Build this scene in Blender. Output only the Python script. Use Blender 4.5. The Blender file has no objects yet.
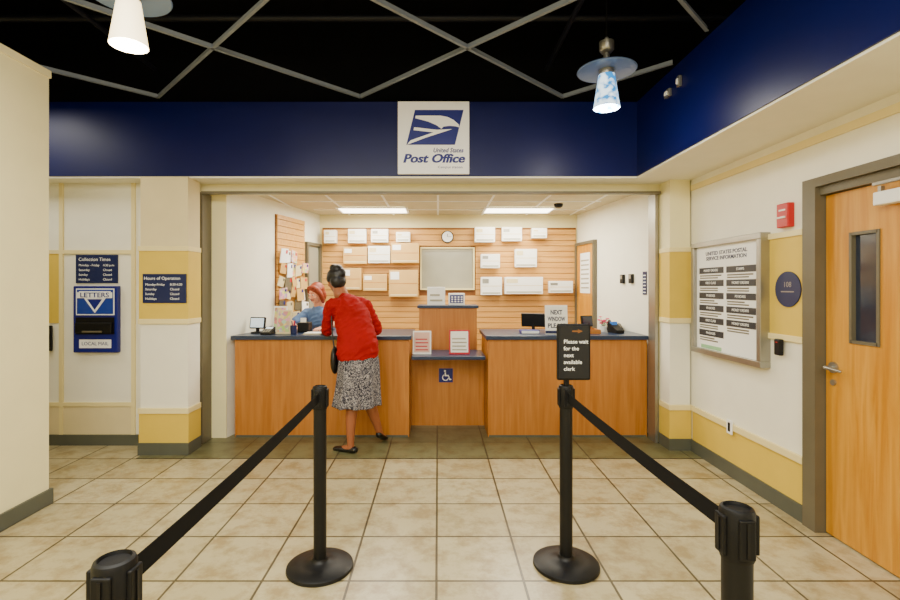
import bpy, bmesh, math, random
from mathutils import Vector, Matrix, noise
random.seed(7)
S = bpy.context.scene
COL = S.collection

# ------------------------------------------------------------ materials
def lin(c):
    c = c/255.0
    return c/12.92 if c <= 0.04045 else ((c+0.055)/1.055)**2.4
SAT = 1.15
def rgb(r, g, b):
    v = [lin(r), lin(g), lin(b)]; l = 0.3*v[0]+0.59*v[1]+0.11*v[2]
    return tuple(min(1.0, max(0.0, l+(x-l)*SAT)) for x in v)+(1,)
MATS = {}
def mat(name, col, rough=0.6, metal=0.0, var=0.06, scale=6.0, bump=0.0, emit=None, estr=0, spec=0.5, coat=0):
    if name in MATS: return MATS[name]
    m = bpy.data.materials.new(name); m.use_nodes = True
    nt = m.node_tree; b = nt.nodes['Principled BSDF']
    b.inputs['Roughness'].default_value = rough
    b.inputs['Metallic'].default_value = metal
    b.inputs['Specular IOR Level'].default_value = spec
    b.inputs['Coat Weight'].default_value = coat
    c = rgb(*col)
    tc = nt.nodes.new('ShaderNodeTexCoord')
    n = nt.nodes.new('ShaderNodeTexNoise'); n.inputs['Scale'].default_value = scale; n.inputs['Detail'].default_value = 4
    nt.links.new(tc.outputs['Object'], n.inputs['Vector'])
    r = nt.nodes.new('ShaderNodeValToRGB')
    r.color_ramp.elements[0].position = 0.3; r.color_ramp.elements[1].position = 0.7
    r.color_ramp.elements[0].color = [max(0, x*(1-var)) for x in c[:3]]+[1]
    r.color_ramp.elements[1].color = [min(1, x*(1+var)) for x in c[:3]]+[1]
    nt.links.new(n.outputs['Fac'], r.inputs['Fac'])
    nt.links.new(r.outputs['Color'], b.inputs['Base Color'])
    if bump > 0:
        n2 = nt.nodes.new('ShaderNodeTexNoise'); n2.inputs['Scale'].default_value = 180
        nt.links.new(tc.outputs['Object'], n2.inputs['Vector'])
        bp = nt.nodes.new('ShaderNodeBump'); bp.inputs['Strength'].default_value = bump; bp.inputs['Distance'].default_value = 0.002
        nt.links.new(n2.outputs['Fac'], bp.inputs['Height']); nt.links.new(bp.outputs['Normal'], b.inputs['Normal'])
    if emit:
        b.inputs['Emission Color'].default_value = rgb(*emit); b.inputs['Emission Strength'].default_value = estr
    MATS[name] = m
    return m

def wood(name, c1, c2, axis='Z', rough=0.4, sc=1.0):
    m = bpy.data.materials.new(name); m.use_nodes = True
    nt = m.node_tree; b = nt.nodes['Principled BSDF']; b.inputs['Roughness'].default_value = rough
    tc = nt.nodes.new('ShaderNodeTexCoord'); mp = nt.nodes.new('ShaderNodeMapping')
    s = {'Z': (26, 26, 1.6), 'X': (1.6, 26, 26), 'Y': (26, 1.6, 26)}[axis]
    mp.inputs['Scale'].default_value = [x*sc for x in s]
    nt.links.new(tc.outputs['Object'], mp.inputs['Vector'])
    n = nt.nodes.new('ShaderNodeTexNoise'); n.inputs['Scale'].default_value = 1.0; n.inputs['Detail'].default_value = 6
    n.inputs['Distortion'].default_value = 0.6
    nt.links.new(mp.outputs['Vector'], n.inputs['Vector'])
    r = nt.nodes.new('ShaderNodeValToRGB')
    r.color_ramp.elements[0].position = 0.32; r.color_ramp.elements[1].position = 0.68
    r.color_ramp.elements[0].color = rgb(*c1); r.color_ramp.elements[1].color = rgb(*c2)
    nt.links.new(n.outputs['Fac'], r.inputs['Fac'])
    n2 = nt.nodes.new('ShaderNodeTexNoise'); n2.inputs['Scale'].default_value = 1.3
    nt.links.new(tc.outputs['Object'], n2.inputs['Vector'])
    mx = nt.nodes.new('ShaderNodeMixRGB'); mx.blend_type = 'MULTIPLY'; mx.inputs['Fac'].default_value = 0.2
    nt.links.new(r.outputs['Color'], mx.inputs['Color1']); nt.links.new(n2.outputs['Fac'], mx.inputs['Color2'])
    nt.links.new(mx.outputs['Color'], b.inputs['Base Color'])
    return m

TILE = 0.445
def tilemat(name, ca, cb, cm, ox, oy, rough=0.28, tile=TILE, mortar=0.0072):
    m = bpy.data.materials.new(name); m.use_nodes = True
    nt = m.node_tree; b = nt.nodes['Principled BSDF']; b.inputs['Roughness'].default_value = rough
    b.inputs['Specular IOR Level'].default_value = 0.45
    tc = nt.nodes.new('ShaderNodeTexCoord'); mp = nt.nodes.new('ShaderNodeMapping')
    mp.inputs['Location'].default_value = (-ox+tile*40, -oy+tile*40, 0)
    nt.links.new(tc.outputs['Object'], mp.inputs['Vector'])
    br = nt.nodes.new('ShaderNodeTexBrick'); br.offset = 0; br.squash = 1
    br.inputs['Scale'].default_value = 1; br.inputs['Brick Width'].default_value = tile; br.inputs['Row Height'].default_value = tile
    br.inputs['Mortar Size'].default_value = mortar; br.inputs['Mortar Smooth'].default_value = 0.2
    br.inputs['Color1'].default_value = rgb(*ca); br.inputs['Color2'].default_value = rgb(*cb); br.inputs['Mortar'].default_value = rgb(*cm)
    nt.links.new(mp.outputs['Vector'], br.inputs['Vector'])
    n = nt.nodes.new('ShaderNodeTexNoise'); n.inputs['Scale'].default_value = 6; n.inputs['Detail'].default_value = 9; n.inputs['Roughness'].default_value = 0.72
    nt.links.new(tc.outputs['Object'], n.inputs['Vector'])
    r = nt.nodes.new('ShaderNodeValToRGB'); r.color_ramp.elements[0].position = 0.38; r.color_ramp.elements[1].position = 0.56
    r.color_ramp.elements[0].color = (0.62, 0.52, 0.38, 1); r.color_ramp.elements[1].color = (1, 1, 1, 1)
    nt.links.new(n.outputs['Fac'], r.inputs['Fac'])
    mx = nt.nodes.new('ShaderNodeMixRGB'); mx.blend_type = 'MULTIPLY'; mx.inputs['Fac'].default_value = 0.85
    nt.links.new(br.outputs['Color'], mx.inputs['Color1']); nt.links.new(r.outputs['Color'], mx.inputs['Color2'])
    nt.links.new(mx.outputs['Color'], b.inputs['Base Color'])
    bp = nt.nodes.new('ShaderNodeBump'); bp.inputs['Strength'].default_value = 0.4; bp.inputs['Distance'].default_value = 0.003; bp.invert = True
    nt.links.new(br.outputs['Fac'], bp.inputs['Height']); nt.links.new(bp.outputs['Normal'], b.inputs['Normal'])
    return m

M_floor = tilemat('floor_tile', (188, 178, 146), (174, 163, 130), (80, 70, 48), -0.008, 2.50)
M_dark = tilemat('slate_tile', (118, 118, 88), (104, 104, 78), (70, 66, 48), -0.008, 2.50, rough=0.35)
M_cream = mat('cream_paint', (238, 229, 186), 0.65, bump=0.1, var=0.02)
M_white = mat('offwhite_paint', (241, 238, 222), 0.65, bump=0.1, var=0.02)
M_tan = mat('tan_trim', (234, 220, 168), 0.55, var=0.02)
M_yel = mat('yellow_paint', (216, 188, 96), 0.6, bump=0.1, var=0.03)
M_beige = mat('beige_panel', (222, 208, 168), 0.6, var=0.03)
M_base = mat('grey_base', (84, 86, 76), 0.5)
M_navy = mat('navy_paint', (3, 11, 70), 0.40, var=0.05, spec=0.3)
M_black = mat('black_deck', (4, 4, 5), 0.95, spec=0.2)
M_blackp = mat('black_plastic', (6, 6, 8), 0.5, spec=0.3)
M_blackm = mat('black_powdercoat', (7, 7, 9), 0.45, bump=0.1, spec=0.35)
M_belt = mat('black_webbing', (5, 5, 6), 0.85, spec=0.2)
M_tbar = mat('grid_bar', (130, 137, 146), 0.5, metal=0.2)
M_alu = mat('brushed_aluminium', (160, 158, 150), 0.35, metal=0.8)
M_frame = mat('door_frame_paint', (98, 92, 76), 0.45)
M_door = wood('maple_door', (190, 130, 50), (214, 160, 80), 'Z')
M_cwood = wood('counter_laminate', (172, 110, 56), (192, 132, 76), 'Z')
M_slat = wood('slatwall_wood', (206, 152, 86), (222, 174, 110), 'X')
M_slatd = mat('slat_groove', (118, 76, 38), 0.7)
M_ctop = mat('counter_top_blue', (30, 46, 74), 0.3, var=0.2, scale=90)
M_paper = mat('paper_white', (246, 246, 244), 0.7, var=0.01)
M_signw = mat('sign_face_white', (255, 255, 255), 0.4, var=0.0)
M_box = mat('shipping_box_white', (242, 240, 234), 0.6, var=0.02)
M_kraft = mat('kraft_board', (200, 164, 108), 0.7)
M_blue = mat('sign_blue', (8, 22, 112), 0.45, var=0.02)
M_dblue = mat('sign_dark_blue', (8, 24, 72), 0.45, var=0.02)
M_red = mat('alarm_red', (180, 12, 12), 0.4)
M_sred = mat('print_red', (180, 30, 50), 0.5)
M_ctile = mat('ceiling_tile', (206, 198, 170), 0.9, bump=0.3)
M_light = mat('troffer_lens', (255, 255, 255), 0.5, emit=(255, 246, 225), estr=9)
M_shade = mat('frosted_glass', (250, 244, 230), 0.4, emit=(255, 226, 170), estr=3.2)
M_glassd = mat('dark_glass', (40, 46, 60), 0.1, spec=0.6)
M_pane = mat('office_window_pane', (160, 158, 142), 0.12, scale=1.5, var=0.15)
M_blind = mat('window_blind', (160, 156, 138), 0.6)
M_skin = mat('skin', (150, 94, 66), 0.5, var=0.05)
M_skin2 = mat('skin_light', (220, 160, 130), 0.5, var=0.05)
M_hair = mat('dark_hair', (14, 9, 8), 0.45, var=0.3, scale=60)
M_hair2 = mat('auburn_hair', (126, 50, 18), 0.55, var=0.35, scale=70)
M_card = mat('red_knit', (146, 4, 20), 0.8, var=0.1, bump=0.5, spec=0.2)
M_shirt = mat('postal_shirt', (96, 122, 164), 0.7)
M_pants = mat('navy_trousers', (24, 28, 48), 0.8)
M_shoe = mat('black_leather', (8, 8, 8), 0.4)
M_eye = mat('eye_white', (235, 232, 226), 0.3)
M_lip = mat('lip', (160, 70, 64), 0.4)
M_screen = mat('lit_screen', (200, 215, 225), 0.3, emit=(215, 230, 240), estr=0.8)
M_screenb = mat('blue_screen', (40, 90, 160), 0.3, emit=(50, 110, 190), estr=0.5)

def skirtmat():
    m = bpy.data.materials.new('patterned_skirt'); m.use_nodes = True
    nt = m.node_tree; b = nt.nodes['Principled BSDF']; b.inputs['Roughness'].default_value = 0.85
    tc = nt.nodes.new('ShaderNodeTexCoord')
    n = nt.nodes.new('ShaderNodeTexNoise'); n.inputs['Scale'].default_value = 30; n.inputs['Detail'].default_value = 2
    n.inputs['Distortion'].default_value = 2.5
    nt.links.new(tc.outputs['Object'], n.inputs['Vector'])
    r = nt.nodes.new('ShaderNodeValToRGB'); r.color_ramp.interpolation = 'CONSTANT'
    e = r.color_ramp.elements; e[0].position = 0.0; e[0].color = rgb(32, 32, 42); e[1].position = 0.44; e[1].color = rgb(86, 84, 94)
    x = e.new(0.53); x.color = rgb(176, 170, 168)
    x = e.new(0.59); x.color = rgb(50, 50, 60)
    nt.links.new(n.outputs['Fac'], r.inputs['Fac']); nt.links.new(r.outputs['Color'], b.inputs['Base Color'])
    return m
M_skirt = skirtmat()
def shadeblue():
    m = bpy.data.materials.new('blue_art_glass'); m.use_nodes = True
    nt = m.node_tree; b = nt.nodes['Principled BSDF']
    tc = nt.nodes.new('ShaderNodeTexCoord'); n = nt.nodes.new('ShaderNodeTexNoise'); n.inputs['Scale'].default_value = 22
    nt.links.new(tc.outputs['Object'], n.inputs['Vector'])
    r = nt.nodes.new('ShaderNodeValToRGB'); r.color_ramp.elements[0].position = .42; r.color_ramp.elements[1].position = .58
    r.color_ramp.elements[0].color = rgb(50, 120, 180); r.color_ramp.elements[1].color = rgb(215, 235, 250)
    nt.links.new(n.outputs['Fac'], r.inputs['Fac'])
    nt.links.new(r.outputs['Color'], b.inputs['Base Color']); nt.links.new(r.outputs['Color'], b.inputs['Emission Color'])
    b.inputs['Emission Strength'].default_value = 1.7
    return m
M_shade2 = shadeblue()
def flyer():
    m = bpy.data.materials.new('colour_flyer'); m.use_nodes = True
    nt = m.node_tree; b = nt.nodes['Principled BSDF']
    tc = nt.nodes.new('ShaderNodeTexCoord'); v = nt.nodes.new('ShaderNodeTexVoronoi'); v.inputs['Scale'].default_value = 28
    nt.links.new(tc.outputs['Object'], v.inputs['Vector'])
    mx = nt.nodes.new('ShaderNodeMixRGB'); mx.inputs['Fac'].default_value = 0.45; mx.inputs['Color2'].default_value = rgb(236, 190, 140)
    nt.links.new(v.outputs['Color'], mx.inputs['Color1']); nt.links.new(mx.outputs['Color'], b.inputs['Base Color'])
    return m
M_flyer = flyer()

# ------------------------------------------------------------ geometry helpers
def group(name):
    e = bpy.data.objects.new(name, None); e.empty_display_size = 0.1; COL.objects.link(e); return e
def mk(name, verts, faces, m, parent=None, smooth=False, M=None):
    me = bpy.data.meshes.new(name); me.from_pydata([tuple(v) for v in verts], [], faces)
    if M is not None: me.transform(M)
    me.update()
    o = bpy.data.objects.new(name, me); COL.objects.link(o)
    if m: me.materials.append(m)
    if smooth:
        for p in me.polygons: p.use_smooth = True
    if parent: o.parent = parent
    return o
def bm2obj(bm, name, m, parent=None, smooth=False, M=None):
    bmesh.ops.recalc_face_normals(bm, faces=bm.faces[:])
    me = bpy.data.meshes.new(name); bm.to_mesh(me); bm.free()
    if M is not None: me.transform(M)
    o = bpy.data.objects.new(name, me); COL.objects.link(o)
    if m: me.materials.append(m)
    if smooth:
        for p in me.polygons: p.use_smooth = True
    if parent: o.parent = parent
    return o
def addbox(bm, x0, x1, y0, y1, z0, z1, M=None):
    vs = [Vector((x, y, z)) for x in (x0, x1) for y in (y0, y1) for z in (z0, z1)]
    if M is not None: vs = [M @ v for v in vs]
    v = [bm.verts.new(p) for p in vs]
    for f in ((0,1,3,2),(4,6,7,5),(0,4,5,1),(2,3,7,6),(0,2,6,4),(1,5,7,3)):
        bm.faces.new([v[i] for i in f])
def box(name, x0, x1, y0, y1, z0, z1, m, parent=None, bevel=0, M=None, seg=2):
    bm = bmesh.new(); addbox(bm, min(x0,x1), max(x0,x1), min(y0,y1), max(y0,y1), min(z0,z1), max(z0,z1))
    if bevel: bmesh.ops.bevel(bm, geom=bm.edges[:], offset=bevel, segments=seg, affect='EDGES', profile=0.5)
    return bm2obj(bm, name, m, parent, M=M)
def boxes(name, lst, m, parent=None, M=None):
    bm = bmesh.new()
    for b in lst: addbox(bm, *b)
    return bm2obj(bm, name, m, parent, M=M)
def prism(name, foot, z0, z1, m, parent=None, bevel=0):
    bm = bmesh.new(); A = [bm.verts.new((x, y, z0)) for x, y in foot]; B = [bm.verts.new((x, y, z1)) for x, y in foot]
    bm.faces.new(A[::-1]); bm.faces.new(B)
    for i in range(len(A)): j = (i+1) % len(A); bm.faces.new((A[i], A[j], B[j], B[i]))
    if bevel: bmesh.ops.bevel(bm, geom=bm.edges[:], offset=bevel, segments=2, affect='EDGES', profile=0.5)
    return bm2obj(bm, name, m, parent)
def lathe(name, prof, c, m, parent=None, seg=40, M=None, smooth=True):
    bm = bmesh.new(); rings = []
    for r, z in prof:
        if r < 1e-5: rings.append([bm.verts.new((c[0], c[1], c[2]+z))])
        else: rings.append([bm.verts.new((c[0]+r*math.cos(2*math.pi*i/seg), c[1]+r*math.sin(2*math.pi*i/seg), c[2]+z)) for i in range(seg)])
    for a, b in zip(rings, rings[1:]):
        for i in range(seg):
            j = (i+1) % seg
            if len(a) == 1 and len(b) == 1: continue
            if len(a) == 1: bm.faces.new((a[0], b[i], b[j]))
            elif len(b) == 1: bm.faces.new((a[i], a[j], b[0]))
            else: bm.faces.new((a[i], a[j], b[j], b[i]))
    o = bm2obj(bm, name, m, parent, smooth=smooth, M=M)
    if smooth:
        try: o.data.set_sharp_from_angle(angle=math.radians(40))
        except Exception: pass
    return o
def cyl(name, c, r, h, m, parent=None, axis='Z', seg=32):
    o = lathe(name, [(0, -h/2), (r, -h/2), (r, h/2), (0, h/2)], (0, 0, 0), m, parent, seg)
    R = {'Z': Matrix.Identity(4), 'X': Matrix.Rotation(math.pi/2, 4, 'Y'), 'Y': Matrix.Rotation(math.pi/2, 4, 'X')}[axis]
    o.data.transform(Matrix.Translation(c) @ R)
    return o
def poly(name, pts, M, m, parent, th=0.003):
    bm = bmesh.new(); vs = [bm.verts.new((p[0], p[1], 0)) for p in pts]
    f = bm.faces.new(vs)
    r = bmesh.ops.extrude_face_region(bm, geom=[f])
    bmesh.ops.translate(bm, verts=[v for v in r['geom'] if isinstance(v, bmesh.types.BMVert)], vec=(0, 0, th))
    bmesh.ops.triangulate(bm, faces=bm.faces[:])
    return bm2obj(bm, name, m, parent, M=M)
def realize(o):
    bpy.context.view_layer.update()
    dg = bpy.context.evaluated_depsgraph_get()
    return bpy.data.meshes.new_from_object(o.evaluated_get(dg))
def FRAME(loc, face='-Y', ang=None):
    a = {'-Y': 0, '-X': -90, '+X': 90}[face] if ang is None else ang
    return Matrix.Translation(loc) @ Matrix.Rotation(math.radians(a), 4, 'Z') @ Matrix.Rotation(math.pi/2, 4, 'X')
def text(name, s, M, size, m, parent, width=None, bold=0.0, shear=0.0, align='CENTER', depth=0.0006, dx=0, dy=0, dz=0.0):
    cu = bpy.data.curves.new(name, 'FONT'); cu.body = s; cu.size = size; cu.extrude = depth; cu.offset = bold; cu.shear = shear
    cu.align_x = align; cu.align_y = 'CENTER'; cu.resolution_u = 3
    o = bpy.data.objects.new(name+'_tmp', cu); COL.objects.link(o)
    me = realize(o); bpy.data.objects.remove(o)
    if width and len(me.vertices):
        xs = [v.co.x for v in me.vertices]; w = max(xs)-min(xs)
        if w > 0: me.transform(Matrix.Diagonal((width/w, 1, 1, 1)))
    me.transform(M @ Matrix.Translation((dx, dy, dz)))
    me.materials.clear(); me.materials.append(m)
    ob = bpy.data.objects.new(name, me); COL.objects.link(ob)
    if parent: ob.parent = parent
    return ob
def lbox(name, M, x0, x1, y0, y1, z0, z1, m, parent, bevel=0):
    return box(name, x0, x1, y0, y1, z0, z1, m, parent, bevel, M=M)

def sweep(bm, pts, rad, side=Vector((1, 0, 0)), seg=20, sub=5):
    pts = [Vector(p) for p in pts]; rad = [(r, r) if not isinstance(r, tuple) else r for r in rad]
    P = []; R = []; n = len(pts)
    def cr(a, b, c, d, t): return 0.5*((2*b)+(c-a)*t+(2*a-5*b+4*c-d)*t*t+(3*b-a-3*c+d)*t**3)
    for i in range(n-1):
        a, b, c, d = pts[max(i-1, 0)], pts[i], pts[i+1], pts[min(i+2, n-1)]
        for k in range(sub):
            t = k/sub; P.append(cr(a, b, c, d, t))
            R.append(tuple(rad[i][q]*(1-t)+rad[i+1][q]*t for q in (0, 1)))
    P.append(pts[-1]); R.append(rad[-1])
    T = [(P[min(i+1, len(P)-1)]-P[max(i-1, 0)]).normalized() for i in range(len(P))]
    def cap(p, t, r, sgn):
        out = []; m_ = min(r)
        for a in (25, 50, 70):
            a = math.radians(a); out.append((p+t*sgn*m_*math.sin(a), t, (r[0]*math.cos(a), r[1]*math.cos(a))))
        return out, p+t*sgn*m_
    c0, e0 = cap(P[0], T[0], R[0], -1); c1, e1 = cap(P[-1], T[-1], R[-1], 1)
    L = list(reversed(c0))+list(zip(P, T, R))+c1
    rings = []
    for p, t, r in L:
        s = side - t*side.dot(t)
        if s.length < 1e-3: s = t.orthogonal()
        s.normalize(); u = t.cross(s)
        rings.append([bm.verts.new(p+s*r[0]*math.cos(2*math.pi*i/seg)+u*r[1]*math.sin(2*math.pi*i/seg)) for i in range(seg)])
    for a, b in zip(rings, rings[1:]):
        for i in range(seg):
            j = (i+1) % seg; bm.faces.new((a[i], a[j], b[j], b[i]))
    va = bm.verts.new(e0); vb = bm.verts.new(e1)
    for i in range(seg):
        j = (i+1) % seg
        bm.faces.new((va, rings[0][j], rings[0][i])); bm.faces.new((vb, rings[-1][i], rings[-1][j]))
def ell(bm, c, r, M=None):
    g = bmesh.ops.create_icosphere(bm, subdivisions=3, radius=1)
    mm = Matrix.Translation(c) @ (M if M is not None else Matrix.Identity(4)) @ Matrix.Diagonal((r[0], r[1], r[2], 1))
    bmesh.ops.transform(bm, matrix=mm, verts=g['verts'])
def fuse(bm, name, m, parent, voxel=0.008, smooth=4, M=None, folds=0.0):
    o = bm2obj(bm, name+'_tmp', m, None)
    rm = o.modifiers.new('r', 'REMESH'); rm.mode = 'VOXEL'; rm.voxel_size = voxel
    if smooth:
        sm = o.modifiers.new('s', 'SMOOTH'); sm.factor = 0.5; sm.iterations = smooth
    me = realize(o); bpy.data.objects.remove(o)
    if M is not None: me.transform(M)
    if folds:
        me.update()
        ns = [v.normal.copy() for v in me.vertices]
        for v, n in zip(me.vertices, ns):
            c = v.co
            q = Vector((c.x*9+c.z*5, c.y*9, c.z*16-c.x*9))
            a = 1-abs(noise.noise(q))*2.2
            v.co = c + n*folds*(a*0.6+noise.noise(q*2.1)*0.5)
    for p in me.polygons: p.use_smooth = True
    if not me.materials: me.materials.append(m)
    ob = bpy.data.objects.new(name, me); COL.objects.link(ob); ob.parent = parent
    return ob

# ------------------------------------------------------------ camera
cam = bpy.data.cameras.new('camera'); co = bpy.data.objects.new('camera', cam); COL.objects.link(co)
co.location = (0, 0, 1.5); co.rotation_euler = (math.pi/2, 0, 0)
cam.sensor_width = 36; cam.lens = 19.6; cam.shift_x = 12/900; cam.shift_y = -13/900; cam.clip_start = 0.05
S.camera = co

# ------------------------------------------------------------ shell
XR = 2.33
box('floor', -5.0, 3.2, -3.2, 7.4, -0.1, 0, M_floor)
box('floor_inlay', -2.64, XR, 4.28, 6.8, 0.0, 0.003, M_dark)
D0, D1, DH = 2.02, 3.04, 2.11
boxes('wall_right', [(XR, XR+0.2, D1, 4.9, 0, 2.5), (XR, XR+0.2, -3.2, D0, 0, 2.5), (XR, XR+0.2, D0, D1, DH, 2.5)], M_white)
box('wall_rear', -5.0, 3.2, -3.4, -3.2, 0, 4.2, M_cream)
box('wall_corridor_left', -3.4, -2.7, -3.2, 3.4, 0, 2.98, M_cream)
box('baseboard_corridor_left', -3.42, -2.682, -3.2, 3.418, 0, 0.10, M_base)
box('trim_corner_left', -3.41, -2.69, -3.2, 3.41, 2.95, 3.0, M_cream)
box('wall_far_left', -5.0, -4.8, -3.2, 4.9, 0, 4.2, M_cream)
box('wall_alcove', -4.8, -2.28, 4.66, 4.86, 0, 2.5, M_white)
box('baseboard_alcove', -4.8, -2.66, 4.635, 4.66, 0, 0.10, M_base)
box('wall_header', -2.28, XR, 4.70, 4.86, 2.411, 2.5, M_cream)
box('wall_jamb_left', -2.28, -2.10, 4.86, 4.95, 0, 2.5, M_cream)
box('wall_bulkhead_front', -4.8, 1.795, 4.42, 4.95, 2.5, 3.17, M_navy)
box('wall_bulkhead_right', 1.795, 2.6, -3.2, 4.95, 2.5, 3.17, M_navy)
box('trim_soffit_front', -4.8, 1.80, 4.43, 4.86, 2.485, 2.5, M_white)
box('trim_soffit_right', 1.805, XR, -3.2, 4.86, 2.485, 2.5, M_white)
box('ceiling', -5.0, 3.2, -3.2, 5.2, 4.2, 4.3, M_black)
box('wall_plenum_back', -5.0, 3.2, 4.95, 5.1, 3.17, 4.2, M_black)
box('wall_plenum_right', 2.6, 2.75, -3.2, 4.95, 3.17, 4.2, M_black)
box('wall_plenum_left', -4.8, -4.75, -3.2, 4.95, 3.0, 4.2, M_black)

# ceiling grid
bm = bmesh.new()
k0 = (-0.70, 4.41)
def clipline(p, d):
    t0, t1 = -20, 20
    for q, dd, lo, hi in ((p[0], d[0], -4.7, 1.79), (p[1], d[1], -3.1, 4.41)):
        a, b = (lo-q)/dd, (hi-q)/dd
        if a > b: a, b = b, a
        t0, t1 = max(t0, a), min(t1, b)
    return t0, t1
for k in range(-7, 8):
    px = k0[0]+1.82*k
    for sg in (1, -1):
        d = (sg/math.sqrt(2), -1/math.sqrt(2))
        t0, t1 = clipline((px, k0[1]), d)
        if t1-t0 < 0.05: continue
        cxm = (px+d[0]*(t0+t1)/2, k0[1]+d[1]*(t0+t1)/2)
        L = (t1-t0)
        M = Matrix.Translation((cxm[0], cxm[1], 3.2)) @ Matrix.Rotation(math.atan2(d[1], d[0]), 4, 'Z')
        addbox(bm, -L/2, L/2, -0.0115, 0.0115, 0, 0.004, M)
        addbox(bm, -L/2, L/2, -0.002, 0.002, 0.004, 0.035, M)
bm2obj(bm, 'ceiling_grid', M_tbar)
g = group('ceiling_ductwork')
M_duct = mat('painted_duct', (16, 17, 24), 0.5, spec=0.3)
box('duct', -3.5, 1.5, 3.0, 3.5, 3.7, 4.05, M_duct, g, 0.02)
box('duct_branch', -0.4, 0.1, 0.5, 3.0, 3.72, 4.0, M_duct, g, 0.02)
for i, (y, z) in enumerate(((2.1, 3.6), (2.25, 3.62), (4.1, 3.75))):
    cyl('pipe_%d' % i, (-0.8, y, z), 0.03, 6.6, M_duct, g, 'X', 16)
for i, x in enumerate((-2.6, 1.0)):
    cyl('conduit_%d' % i, (x, 1.5, 3.5), 0.02, 6, M_duct, g, 'Y', 12)

# ------------------------------------------------------------ back office
def wallseg(name, p, q, z0, z1, th, m, parent=None):
    p = Vector((p[0], p[1], 0)); q = Vector((q[0], q[1], 0)); d = (q-p); L = d.length
    M = Matrix.Translation(p) @ Matrix.Rotation(math.atan2(d.y, d.x), 4, 'Z')
    y0, y1 = (0, th) if th > 0 else (th, 0)
    return box(name, 0, L, y0, y1, z0, z1, m, parent, M=M), M, L
_, ML, LL = wallseg('wall_office_left', (-2.10, 4.87), (-1.64, 6.8), 0, 2.5, 0.12, M_white)
_, MR, LR = wallseg('wall_office_right', (2.17, 4.87), (1.93, 6.8), 0, 2.5, -0.12, M_white)
box('wall_office_back', -1.75, 2.1, 6.8, 6.95, 0, 2.5, M_cream)
box('ceiling_office', -2.4, 2.5, 4.86, 6.95, 2.5, 2.56, M_ctile)
lst = []
for x in (-1.83, -1.22, -0.61, 0.0, 0.61, 1.22, 1.83): lst.append((x-0.012, x+0.012, 4.96, 6.79, 2.494, 2.5))
for y in (5.1, 5.71, 6.32): lst.append((-1.6, 1.9, y-0.012, y+0.012, 2.4935, 2.5))
boxes('ceiling_office_grid', lst, M_paper)
for x in (-0.83, 1.03):
    g = group('troffer_light')
    box('lens', x-0.42, x+0.42, 6.12, 6.5, 2.483, 2.489, M_light, g)
    boxes('frame', [(x-0.45, x+0.45, 6.09, 6.12, 2.48, 2.4935), (x-0.45, x+0.45, 6.5, 6.53, 2.48, 2.4935), (x-0.45, x-0.42, 6.12, 6.5, 2.48, 2.4935), (x+0.42, x+0.45, 6.12, 6.5, 2.48, 2.4935)], M_paper, g)
g = group('smoke_detector')
lathe('body', [(0, -0.045), (0.03, -0.045), (0.05, -0.03), (0.055, 0), (0, 0)], (1.45, 5.9, 2.5), M_blackp, g, 24)

def slats(x0, x1, z0, z1, M, skip=None):
    bm = bmesh.new(); z = z0
    while z < z1-0.02:
        h = min(0.069, z1-z)
        if skip and z+h > skip[2] and z < skip[3]:
            addbox(bm, x0, skip[0], -0.018, 0, z, z+h, M); addbox(bm, skip[1], x1, -0.018, 0, z, z+h, M)
        else: addbox(bm, x0, x1, -0.018, 0, z, z+h, M)
        z += 0.076
    return bm
g = group('slatwall_back')
box('backing', -1.60, 1.91, 6.786, 6.799, 0.004, 2.32, M_slatd, g)
bm2obj(slats(-1.60, 1.90, 0.02, 2.32, Matrix.Translation((0, 6.785, 0)), skip=(-0.26, 0.52, 1.45, 2.06)), 'slats', M_slat, g)
g = group('window_1')
X0, X1, Z0, Z1 = -0.245, 0.505, 1.46, 2.05
boxes('frame', [(X0, X1, 6.75, 6.784, Z1-0.02, Z1), (X0, X1, 6.75, 6.784, Z0, Z0+0.02), (X0, X0+0.02, 6.75, 6.784, Z0+.02, Z1-.02), (X1-0.02, X1, 6.75, 6.784, Z0+.02, Z1-.02)], M_tan, g)
box('glass', X0+.02, X1-.02, 6.776, 6.782, Z0+.02, Z1-.02, M_pane, g)
box('blind_headrail', X0+.02, X1-.02, 6.768, 6.776, Z1-.06, Z1-.02, M_blind, g)
g = group('wall_clock')
cyl('rim', (0.13, 6.745, 2.19), 0.085, 0.035, M_blackp, g, 'Y')
cyl('dial', (0.13, 6.727, 2.19), 0.072, 0.004, M_paper, g, 'Y')
box('hour_hand', 0.127, 0.133, 6.722, 6.724, 2.19, 2.23, M_blackp, g)
box('minute_hand', 0.13, 0.185, 6.720, 6.722, 2.188, 2.192, M_blackp, g)

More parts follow.
